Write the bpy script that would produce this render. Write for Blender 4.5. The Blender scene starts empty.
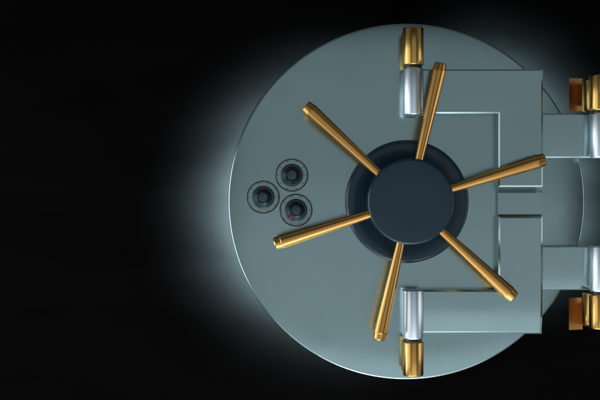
import bpy, bmesh, math, random
from mathutils import Vector, Matrix
random.seed(4)
PI = math.pi
C = bpy.context.scene.collection
for_scene = bpy.context.scene

# ---------------------------------------------------------------- units
# Metres. The door's front face is the plane depth 0; the disc is 2 m across.
# Plan coordinates used below: u = to the right, v = up, w = out of the door towards the viewer.
# World: x = u, y = -w, z = v + HZ
D = 6.0            # viewing distance in front of the door
S = 0.0056         # metres per photo pixel on the plane w = 0
HZ = 1.5           # height of the sight line above the floor

def mx(X, w=0.0): return (X - 300.0) * S * (D - w) / D
def my(Y, w=0.0): return (200.0 - Y) * S * (D - w) / D
def world(u, v, w): return Vector((u, -w, v + HZ))
W3 = Matrix(((1, 0, 0, 0), (0, 0, -1, 0), (0, 1, 0, 0), (0, 0, 0, 1)))   # plan axes -> world axes

# ---------------------------------------------------------------- materials
def nodes_of(name):
    m = bpy.data.materials.new(name); m.use_nodes = True
    nt = m.node_tree
    return m, nt, nt.nodes['Principled BSDF']

def metal(name, col, rough, metallic=1.0, var=0.06, rvar=0.08, scale=3.0, bump=0.0, bscale=40.0, streak=None, spec=0.5):
    m, nt, b = nodes_of(name)
    N, L = nt.nodes, nt.links
    tc = N.new('ShaderNodeTexCoord')
    mp = N.new('ShaderNodeMapping')
    if streak: mp.inputs['Scale'].default_value = streak
    L.new(tc.outputs['Object'], mp.inputs['Vector'])
    n1 = N.new('ShaderNodeTexNoise'); n1.inputs['Scale'].default_value = scale
    n1.inputs['Detail'].default_value = 6; n1.inputs['Roughness'].default_value = 0.6
    L.new(mp.outputs['Vector'], n1.inputs['Vector'])
    r = N.new('ShaderNodeMapRange')
    r.inputs['From Min'].default_value = 0.3; r.inputs['From Max'].default_value = 0.7
    r.inputs['To Min'].default_value = rough - rvar; r.inputs['To Max'].default_value = rough + rvar
    L.new(n1.outputs['Fac'], r.inputs['Value']); L.new(r.outputs['Result'], b.inputs['Roughness'])
    mixn = N.new('ShaderNodeMix'); mixn.data_type = 'RGBA'
    n2 = N.new('ShaderNodeTexNoise'); n2.inputs['Scale'].default_value = scale * 0.7; n2.inputs['Detail'].default_value = 5
    L.new(mp.outputs['Vector'], n2.inputs['Vector'])
    L.new(n2.outputs['Fac'], mixn.inputs['Factor'])
    mixn.inputs['A'].default_value = (*[c * (1 - var) for c in col], 1)
    mixn.inputs['B'].default_value = (*[min(1, c * (1 + var)) for c in col], 1)
    L.new(mixn.outputs['Result'], b.inputs['Base Color'])
    b.inputs['Metallic'].default_value = metallic
    b.inputs['Specular IOR Level'].default_value = spec
    if bump:
        n3 = N.new('ShaderNodeTexNoise'); n3.inputs['Scale'].default_value = bscale; n3.inputs['Detail'].default_value = 3
        L.new(mp.outputs['Vector'], n3.inputs['Vector'])
        bp = N.new('ShaderNodeBump'); bp.inputs['Strength'].default_value = bump; bp.inputs['Distance'].default_value = 0.002
        L.new(n3.outputs['Fac'], bp.inputs['Height']); L.new(bp.outputs['Normal'], b.inputs['Normal'])
    return m

M_DOOR  = metal('door_steel', (0.270, 0.378, 0.396), 0.18, 0.95, var=0.06, rvar=0.045, scale=2.6, bump=0.02, bscale=9)
M_YOKE  = metal('bracket_steel', (0.280, 0.388, 0.406), 0.18, 0.95, var=0.04, rvar=0.03, scale=3.0, bump=0.02, bscale=9)
M_GOLD  = metal('brass', (0.59, 0.312, 0.092), 0.25, 1.0, var=0.03, rvar=0.025, scale=4.0)
M_CAP   = metal('polished_brass', (0.58, 0.34, 0.105), 0.25, 1.0, var=0.03, rvar=0.02, scale=5.0)
M_CHROME = metal('chrome', (0.70, 0.80, 0.89), 0.36, 1.0, var=0.02, rvar=0.02, scale=5.0)
M_NAVY  = metal('navy_enamel', (0.0065, 0.0245, 0.042), 0.27, 0.0, var=0.08, rvar=0.05, scale=5.0, bump=0.03, bscale=60, spec=0.4)
M_BRONZE = metal('reflection_brass', (0.46, 0.225, 0.085), 0.34, 1.0, var=0.04, rvar=0.03, scale=6.0)  # only for the added plates that stand in for the caps' reflections
M_BLACK = metal('black_rubber', (0.012, 0.013, 0.016), 0.4, 0.0, var=0.1, rvar=0.05)
M_DIAL  = metal('dial_silver', (0.25, 0.33, 0.33), 0.32, 0.9, var=0.04, rvar=0.04, scale=20)
M_KNOB  = metal('dial_gunmetal', (0.05, 0.08, 0.10), 0.30, 0.8, var=0.1, rvar=0.05, scale=30)
M_RED   = metal('red_paint', (0.19, 0.02, 0.02), 0.5, 0.0)
M_WALL  = metal('black_wall', (0.0018, 0.0017, 0.0018), 0.6, 0.0, var=0.75, rvar=0.06, scale=2.0, spec=0.010, streak=(0.8, 1, 2.6))

# ---------------------------------------------------------------- mesh helpers (plan coordinates)
def finish(name, bm, mat, parent=None, loc=(0, 0, 0), sharp=32, flat=False):
    bmesh.ops.recalc_face_normals(bm, faces=bm.faces)
    bm.transform(W3)
    bm.normal_update()
    for f in bm.faces: f.smooth = not flat
    lim = math.radians(sharp)
    for e in bm.edges:
        if len(e.link_faces) == 2: e.smooth = e.calc_face_angle(0) < lim
        else: e.smooth = False
    me = bpy.data.meshes.new(name); bm.to_mesh(me); bm.free()
    me.materials.append(mat)
    o = bpy.data.objects.new(name, me); C.objects.link(o)
    o.location = loc
    if parent: o.parent = parent
    return o

def lathe(bm, prof, seg=96, M=None):
    """prof: (r, w) points; turned about the w axis."""
    rings = []
    for r, w in prof:
        if r < 1e-6: rings.append([bm.verts.new((0, 0, w))])
        else: rings.append([bm.verts.new((r * math.cos(2*PI*i/seg), r * math.sin(2*PI*i/seg), w)) for i in range(seg)])
    new = [v for R in rings for v in R]
    for a, b in zip(rings, rings[1:]):
        for i in range(seg):
            j = (i + 1) % seg
            if len(a) == 1 and len(b) == 1: continue
            if len(a) == 1: bm.faces.new((a[0], b[i], b[j]))
            elif len(b) == 1: bm.faces.new((a[i], a[j], b[0]))
            else: bm.faces.new((a[i], a[j], b[j], b[i]))
    if M is not None: bmesh.ops.transform(bm, matrix=M, verts=new)
    return new

def arc_prof(r0, w0, r1, w1, n=5):
    """quarter-round from (r0,w0) side to (r1,w1) top."""
    return [(r1 + (r0 - r1) * math.cos(PI/2*k/n), w0 + (w1 - w0) * math.sin(PI/2*k/n)) for k in range(n + 1)]

def inset(pts, d):
    """shrinks a counter-clockwise right-angled outline by d."""
    out = []
    n = len(pts)
    for i in range(n):
        p = Vector(pts[i]); a = (p - Vector(pts[i-1])).normalized(); b = (Vector(pts[(i+1) % n]) - p).normalized()
        na = Vector((-a.y, a.x)); nb = Vector((-b.y, b.x))
        m = (na + nb); m = m / max(0.2, m.dot(na))
        out.append((p.x + m.x * d, p.y + m.y * d))
    return out

def prism(bm, pts, w0, w1, bev=0.01, seg=1):
    """polygon (u,v) raised from w0 to w1, the front rim chamfered."""
    area2 = sum(pts[i-1][0]*pts[i][1] - pts[i][0]*pts[i-1][1] for i in range(len(pts)))
    if area2 < 0: pts = pts[::-1]
    e = bev * 0.14
    h = bev * 0.64
    steps = [(0, w0), (0, w1 - h - e), (e * 0.4, w1 - h), (bev - e, w1 - 0.25 * e), (bev, w1)]
    if not bev: steps = [(0, w0), (0, w1)]
    rings = [[bm.verts.new((u, v, w)) for u, v in inset(pts, d)] for d, w in steps]
    n = len(pts)
    bm.faces.new(rings[0][::-1]); bm.faces.new(rings[-1])
    for lo, hi in zip(rings, rings[1:]):
        for i in range(n):
            bm.faces.new((lo[i], lo[(i+1) % n], hi[(i+1) % n], hi[i]))

def box(bm, u0, u1, v0, v1, w0, w1, bev=0.006, seg=2):
    r = bmesh.ops.create_cube(bm, size=1.0)
    vs = r['verts']
    for v in vs:
        v.co = Vector(((u0+u1)/2 + v.co.x*(u1-u0), (v0+v1)/2 + v.co.y*(v1-v0), (w0+w1)/2 + v.co.z*(w1-w0)))
    if bev:
        es = list({e for v in vs for e in v.link_edges})
        bmesh.ops.bevel(bm, geom=es, offset=bev, segments=seg, profile=0.5, affect='EDGES', clamp_overlap=True)

def crown(bm, v_from, v_to, drop, w_min, n=10, power=1.6):
    """lets a plate's front fall away smoothly between v_from and v_to."""
    for k in range(1, n):
        v = v_from + (v_to - v_from) * k / n
        bmesh.ops.bisect_plane(bm, geom=bm.verts[:] + bm.edges[:] + bm.faces[:], plane_co=(0, v, 0), plane_no=(0, 1, 0))
    for vt in bm.verts:
        t = (vt.co.y - v_from) / (v_to - v_from)
        if t > 0 and vt.co.z > w_min: vt.co.z -= drop * min(1.0, t) ** power

def upright(u=0, v=0, w=0):      # lathe axis turned to point up (v)
    return Matrix.Translation((u, v, w)) @ Matrix.Rotation(-PI/2, 4, 'X')

# ---------------------------------------------------------------- the wall behind
wall = bmesh.new()
box(wall, -14, 14, -8, 8, -0.70, -0.45, bev=0)
wo = finish('backdrop', wall, M_WALL, loc=world(0, 0, 0), flat=True)
wo['kind'] = 'structure'

# ---------------------------------------------------------------- vault door
CU, CV = 106.5 * S, -1.5 * S          # disc centre
R = 1.0
BASE = world(CU, CV - R, -0.06)
door = bpy.data.objects.new('vault_door', None); C.objects.link(door)
door.location = BASE; door.empty_display_size = 0.2
door['label'] = 'round blue grey steel vault door with brass spoked hand wheel and three dials'
door['category'] = 'vault door'; door['kind'] = 'thing'
def rel(u, v, w): return world(u, v, w) - BASE
ORG = rel(0, 0, 0)                    # mesh origin on the sight line
CEN = rel(CU, CV, 0)                  # mesh origin on the disc's axis

bm = bmesh.new()
lathe(bm, [(0, -0.12), (R - 0.06, -0.12), (R - 0.02, -0.10)] +
          arc_prof(R, -0.014, R - 0.012, 0.0, 5) + [(R * 0.6, 0.0), (0, 0.0)], 320)
finish('door_disc', bm, M_DOOR, door, CEN, sharp=40)

# hand wheel : hub is the part, flange and spokes its pieces
HUBW = 0.25
bm = bmesh.new()
hr = 43.3 * S * (D - HUBW) / D
lathe(bm, [(0, 0.02), (hr - 0.006, 0.02), (hr - 0.002, 0.06)] + [(hr, HUBW - 0.016)] +
          arc_prof(hr, HUBW - 0.014, hr - 0.014, HUBW, 5)[1:] + [(hr * 0.5, HUBW + 0.0006), (0, HUBW + 0.001)], 160)
wheel = finish('hand_wheel', bm, M_NAVY, door, CEN, sharp=40)
bm = bmesh.new()
fr = 61.3 * S
lathe(bm, [(hr * 0.8, 0.0005), (fr - 0.006, 0.0005), (fr, 0.010), (fr, 0.028)] + arc_prof(fr, 0.028, fr - 0.022, 0.050, 6)[1:] +
          [(fr - 0.05, 0.050), (hr + 0.02, 0.036), (hr * 0.8, 0.034)], 200)
finish('flange', bm, M_NAVY, wheel, (0, 0, 0), sharp=40)

SW = 0.175                            # height of the spokes above the door face
def spoke_mesh():
    bm = bmesh.new()
    L0, L1 = hr * 0.80, 0.770
    prof = [(0, L0), (0.0225, L0), (0.0235, hr + 0.01), (0.0385, L1 - 0.052)]
    prof += [(0.0392, L1 - 0.042), (0.0387, L1 - 0.038), (0.0370, L1 - 0.036), (0.0336, L1 - 0.004), (0.0300, L1), (0, L1 + 0.001)]
    lathe(bm, prof, 28, Matrix.Rotation(PI/2, 4, 'Y'))
    bmesh.ops.transform(bm, matrix=Matrix.Translation((0, 0, SW)), verts=bm.verts)
    return bm
sp0 = None
for k in range(6):
    if sp0 is None:
        sp0 = finish('spoke', spoke_mesh(), M_GOLD, wheel, (0, 0, 0), sharp=28); o = sp0
    else:
        o = sp0.copy(); C.objects.link(o); o.parent = wheel
    o.rotation_euler = (0, -math.radians(17.4 + 60 * k), 0)

# combination dials
def ring_bm(r0, r1, w0, w1, seg=96, b=0.002):
    bm = bmesh.new()
    prof = [(r0, w0), (r1, w0), (r1, w1 - b), (r1 - b, w1), (r0 + b, w1), (r0, w1 - b), (r0, w0)]
    lathe(bm, prof, seg); bmesh.ops.remove_doubles(bm, verts=bm.verts, dist=1e-6)
    return bm
def make_dial(X, Y, ang):
    loc = rel(mx(X), my(Y), 0)
    bm = ring_bm(0.050, 0.0885, 0.0005, 0.010)
    d = finish('combination_dial', bm, M_DIAL, door, loc)
    bm = ring_bm(0.0885, 0.0925, 0.0005, 0.012, b=0.001)
    finish('rim', bm, M_BLACK, d)
    bm = ring_bm(0.0605, 0.0640, 0.006, 0.0112, b=0.001)
    finish('inner_rim', bm, M_KNOB, d)
    bm = bmesh.new()
    for i in range(50):
        a = 2*PI*i/50; big = i % 5 == 0
        t = bmesh.new(); ln = 0.012 if big else 0.006
        box(t, 0.0865 - ln, 0.0865, -0.0019 if big else -0.0008, 0.0019 if big else 0.0008, 0.009, 0.0108, bev=0)
        bmesh.ops.transform(t, matrix=Matrix.Rotation(a, 4, 'Z'), verts=t.verts)
        me = bpy.data.meshes.new('tmp'); t.to_mesh(me); t.free(); bm.from_mesh(me); bpy.data.meshes.remove(me)
    finish('tick_scale', bm, M_BLACK, d, flat=True)
    bm = bmesh.new()
    prof = [(0.0, 0.004), (0.0605, 0.004), (0.0605, 0.016)] + arc_prof(0.0605, 0.016, 0.056, 0.021, 3)[1:] + \
           [(0.050, 0.021), (0.044, 0.030), (0.036, 0.048), (0.0335, 0.052), (0.031, 0.049), (0.0285, 0.046), (0.0, 0.046)]
    lathe(bm, prof, 72)
    finish('knob', bm, M_KNOB, d)
    bm = bmesh.new()
    n = 40; prof = [(0.0, 0.046), (0.0275, 0.046), (0.0275, 0.064)] + arc_prof(0.0275, 0.064, 0.0235, 0.068, 3)[1:] + [(0, 0.0685)]
    vs = lathe(bm, prof, 48)
    for v in vs:                       # fluted grip
        r = math.hypot(v.co.x, v.co.y)
        if r > 0.026:
            f = 1 - 0.05 * (0.5 + 0.5 * math.cos(12 * math.atan2(v.co.y, v.co.x))); v.co.x *= f; v.co.y *= f
    finish('grip', bm, M_KNOB, d)
    bm = bmesh.new()
    vv = [(0.0585, -0.009, 0.0225), (0.0585, 0.009, 0.0225), (0.0490, 0.0055, 0.0265), (0.0490, -0.0055, 0.0265), (0.0400, 0.0025, 0.0425), (0.0400, -0.0025, 0.0425)]
    a = [bm.verts.new(p) for p in vv]; b = [bm.verts.new((p[0], p[1], p[2] - 0.006)) for p in vv]
    for q in ((0, 1, 2, 3), (3, 2, 4, 5)):
        bm.faces.new([a[k] for k in q]); bm.faces.new([b[k] for k in q][::-1])
    for k, l in ((0, 1), (1, 2), (2, 4), (4, 5), (5, 3), (3, 0)): bm.faces.new((a[k], b[k], b[l], a[l]))
    p = finish('pointer', bm, M_RED, d, flat=True)
    p.rotation_euler = (0, -math.radians(ang), 0)
    return d
make_dial(291.8, 175.2, 14)
make_dial(263.2, 197.2, 95)
make_dial(296.0, 210.2, 236)

# crane hinge: upper and lower bracket, recessed block between them, two arms
YW = 0.085
def quad(X0, X1, Y0, Y1, w):           # a plan rectangle at height w
    return mx(X0, w), mx(X1, w), my(Y1, w), my(Y0, w)
def bracket(outline, w0, w1, bev):
    bm = bmesh.new(); prism(bm, [(mx(X, w1), my(Y, w1)) for X, Y in outline], w0, w1, bev)
    return bm
up = bracket([(418, 113.5), (418, 69), (543, 69), (543, 187), (498.5, 187), (498.5, 113.5)], 0.0006, YW, 0.0095)
bracket_o = finish('hinge_bracket', up, M_YOKE, door, ORG, flat=True)
lowb = bracket([(418, 334.5), (418, 290), (498.5, 290), (498.5, 216), (543, 216), (543, 334.5)], 0.0006, YW, 0.012)
crown(lowb, my(286, YW), my(334, YW), 0.024, 0.03)
finish('hinge_bracket', lowb, M_YOKE, door, ORG, flat=False, sharp=12)

# recessed block in the bracket's upright, ramped at its top and bottom
bm = bmesh.new()
ZM = 0.040
prof = [(187.2, 0.001), (187.2, YW - 0.012), (193.0, ZM), (214.4, ZM), (215.8, ZM + 0.012), (215.8, 0.001)]
u0, u1 = mx(499.5, YW), mx(541.5, ZM)
A = [bm.verts.new((u0, my(Y, YW), w)) for Y, w in prof]; B = [bm.verts.new((u1, my(Y, YW), w)) for Y, w in prof]
bm.faces.new(A); bm.faces.new(B[::-1])
for i in range(len(prof)):
    j = (i + 1) % len(prof); bm.faces.new((A[i], B[i], B[j], A[j]))
finish('latch_block', bm, M_YOKE, door, ORG, flat=True)

AW = 0.055
a1 = bmesh.new(); u0, u1, v0, v1 = quad(543.0, 604, 113.3, 157.8, AW)
u0 = mx(543.0, YW) + 0.001
prism(a1, [(u0, v0), (u1, v0), (u1, v1), (u0, v1)], -0.03, AW, 0.008)
crown(a1, v1, v0 - 0.001, 0.007, 0.02)
arm = finish('hinge_arm', a1, M_YOKE, door, ORG, sharp=12)
a2 = bmesh.new(); u0, u1, v0, v1 = quad(543.0, 604, 246, 290.3, AW)
u0 = mx(543.0, YW) + 0.001
prism(a2, [(u0, v0), (u1, v0), (u1, v1), (u0, v1)], -0.03, AW, 0.008)
crown(a2, v1, v0 - 0.001, 0.022, 0.02)
finish('hinge_arm', a2, M_YOKE, door, ORG, sharp=12)

# hinge pins: chrome barrel (part) with a brass cap, a dark collar and the mounts behind
def make_pin(Xc, wc, r, barrel, cap, collar_y, cap_reflection, mount):
    """barrel, cap: photo rows (top, bottom)."""
    w = wc + r * 0.6
    u = mx(Xc, w)
    def seg(y0, y1, rad, b=0.006, wt=wc, n=64):
        v0, v1 = my(y1, w), my(y0, w)
        bm = bmesh.new()
        prof = [(0, v0), (rad - b, v0), (rad - 0.3*b, v0 + 0.3*b), (rad, v0 + b), (rad, v1 - b), (rad - 0.3*b, v1 - 0.3*b), (rad - b, v1), (0, v1)]
        # lathe axis is w; turn it up
        lathe(bm, prof, n, Matrix.Translation((u, 0, wt)) @ Matrix.Rotation(-PI/2, 4, 'X'))
        return bm
    p = finish('hinge_pin', seg(barrel[0], barrel[1], r, 0.009), M_CHROME, door, ORG, sharp=50)
    finish('cap', seg(cap[0], cap[1], r * 1.02, 0.007), M_CAP, p, (0, 0, 0), sharp=50)
    finish('collar', seg(collar_y[0], collar_y[1], r * 0.86, 0.001), M_BLACK, p, (0, 0, 0), sharp=50)
    # mounts behind, resting on what carries the pin
    for nm, (ya, yb), m in (('cap_mount', cap, M_CAP), ('barrel_mount', barrel, M_CHROME)):
        bm = seg(ya + 1.5, yb - 1.5, r * 0.97, 0.006, wt=mount)
        finish(nm, bm, m, p, (0, 0, 0), sharp=50)
    if cap_reflection:
        yp0, yp1 = cap[0] + 3.5, cap[1] + 0.5
        wf, wb = -0.150, -0.185             # added thin plate, angled towards the pin, imitating the cap's blurred reflection
        uL, uR = mx(569.0, wf), mx(583.8, wf)
        pr = [(uR, wb + 0.002), (uR, wf - 0.026), (uL, wf), (uL, wf - 0.004)]
        bm = bmesh.new()
        va, vb = my(yp1, wf), my(yp0, wf)
        A = [bm.verts.new((a, va, b)) for a, b in pr]; B = [bm.verts.new((a, vb, b)) for a, b in pr]
        bm.faces.new(A); bm.faces.new(B[::-1])
        for i in range(len(pr)):
            k = (i + 1) % len(pr); bm.faces.new((A[i], B[i], B[k], A[k]))
        box(bm, uR - 0.004, uR + 0.05, va + 0.03, vb - 0.03, -0.182, -0.095, bev=0)
        finish('reflection_plate', bm, M_BRONZE, p, (0, 0, 0), sharp=30)
    return p
make_pin(413.8, 0.115, 0.0560, (67.3, 115), (27, 64.6), (64.4, 67.6), False, -0.01)
make_pin(413.8, 0.115, 0.0560, (290, 339.6), (342, 376.5), (339.4, 342.2), False, -0.01)
make_pin(602.5, 0.115, 0.0610, (112.8, 158), (74.5, 110.2), (110, 113), True, -0.05)
make_pin(602.5, 0.115, 0.0610, (246.2, 292), (294.6, 329.5), (291.8, 294.8), True, -0.05)

# ---------------------------------------------------------------- light
def area(name, loc, target, size, size_y, power, col=(1, 1, 1), shape='RECTANGLE', spread=180):
    l = bpy.data.lights.new(name, 'AREA'); l.shape = shape; l.size = size; l.size_y = size_y
    l.energy = power; l.color = col; l.spread = math.radians(spread)
    o = bpy.data.objects.new(name, l); C.objects.link(o)
    o.location = loc
    o.rotation_euler = (Vector(target) - Vector(loc)).to_track_quat('-Z', 'Y').to_euler()
    return o
def lum(L, a): return L * PI * a
# big softboxes behind the camera: dimmer above, brighter below
area('softbox_upper', world(1.2, 1.9, 8.5), world(1.2, 1.9, 0), 7.8, 3.8, lum(0.37, 7.8*3.8), (0.92, 1.0, 1.03))
area('softbox_lower', world(1.2, -1.5, 8.5), world(1.2, -1.5, 0), 7.8, 3.0, lum(0.50, 7.8*3.0), (0.92, 1.0, 1.03))
area('softbox_floor', world(1.2, -4.2, 7.8), world(1.2, 0, 0), 7.8, 2.4, lum(0.94, 7.8*2.4), (0.92, 1.0, 1.03))
# tall softboxes raking in from below and from each side
area('softbox_below', world(0.0, -4.8, 2.4), world(0.3, 0, 0.3), 7.0, 4.6, lum(1.4, 32.2), (1.0, 0.98, 0.97))
area('softbox_side', world(-5.0, -0.8, 3.0), world(0.4, 0, 0.3), 6.0, 5.0, lum(1.25, 30.0), (1.0, 0.98, 0.97))
area('softbox_hinge_side', world(6.6, -0.4, 1.8), world(1.4, 0, 0.3), 3.4, 3.2, lum(1.3, 10.9), (1.0, 0.98, 0.97))
# low strips near the door's own plane
area('strip_below', world(-0.2, -4.0, 0.5), world(0.3, 0, 0.15), 6.0, 0.8, lum(8.5, 4.8), (1.0, 0.98, 0.95))
area('strip_side', world(-4.2, -0.6, 0.5), world(0.4, 0, 0.15), 0.8, 4.0, lum(8.5, 3.2), (1.0, 0.98, 0.95))
# back lights in the gap between the door and the wall
def back(X, Y, su, sv, power, shape, col=(0.70, 0.90, 1.0)):
    area('back_light', world(mx(X), my(Y), -0.17), world(mx(X), my(Y), -0.42), su, sv, power, col, shape, 135)
back(340, 208, 1.23, 1.16, 1450, 'ELLIPSE', (0.54, 0.82, 0.87))
back(531, 200, 0.52, 0.50, 480, 'RECTANGLE', (0.45, 0.72, 0.76))
back(503, 118, 0.52, 0.42, 330, 'ELLIPSE', (0.48, 0.76, 0.80))

# studio surroundings: dim above and behind the viewer, lighter low and to the sides
wd = bpy.data.worlds.new('World'); for_scene.world = wd; wd.use_nodes = True
nt = wd.node_tree; N, L = nt.nodes, nt.links
bg = N['Background']; bg.inputs['Color'].default_value = (0.80, 0.95, 1.0, 1)
tc = N.new('ShaderNodeTexCoord'); sx = N.new('ShaderNodeSeparateXYZ'); L.new(tc.outputs['Generated'], sx.inputs[0])
r1 = N.new('ShaderNodeMapRange'); r1.interpolation_type = 'SMOOTHSTEP'
L.new(sx.outputs['Z'], r1.inputs['Value'])
for k, v in (('From Min', -0.9), ('From Max', 0.7), ('To Min', 0.42), ('To Max', 0.17)): r1.inputs[k].default_value = v
r2 = N.new('ShaderNodeMapRange'); r2.interpolation_type = 'SMOOTHSTEP'
L.new(sx.outputs['Y'], r2.inputs['Value'])
for k, v in (('From Min', -0.85), ('From Max', -0.45), ('To Min', 0.12), ('To Max', 1.0)): r2.inputs[k].default_value = v
mu = N.new('ShaderNodeMath'); mu.operation = 'MULTIPLY'
L.new(r1.outputs['Result'], mu.inputs[0]); L.new(r2.outputs['Result'], mu.inputs[1]); L.new(mu.outputs[0], bg.inputs['Strength'])

# ---------------------------------------------------------------- camera
cam = bpy.data.cameras.new('camera'); co = bpy.data.objects.new('camera', cam); C.objects.link(co)
co.location = world(0, 0, D); co.rotation_euler = (PI/2, 0, 0)
cam.sensor_width = 36; cam.lens = 36 * D / (600 * S); cam.clip_end = 200
for_scene.camera = co
vs = for_scene.view_settings
vs.view_transform = 'Standard'; vs.look = 'None'; vs.exposure = 0; vs.gamma = 1
for_scene.cycles.max_bounces = 8
for_scene.cycles.use_denoising = True
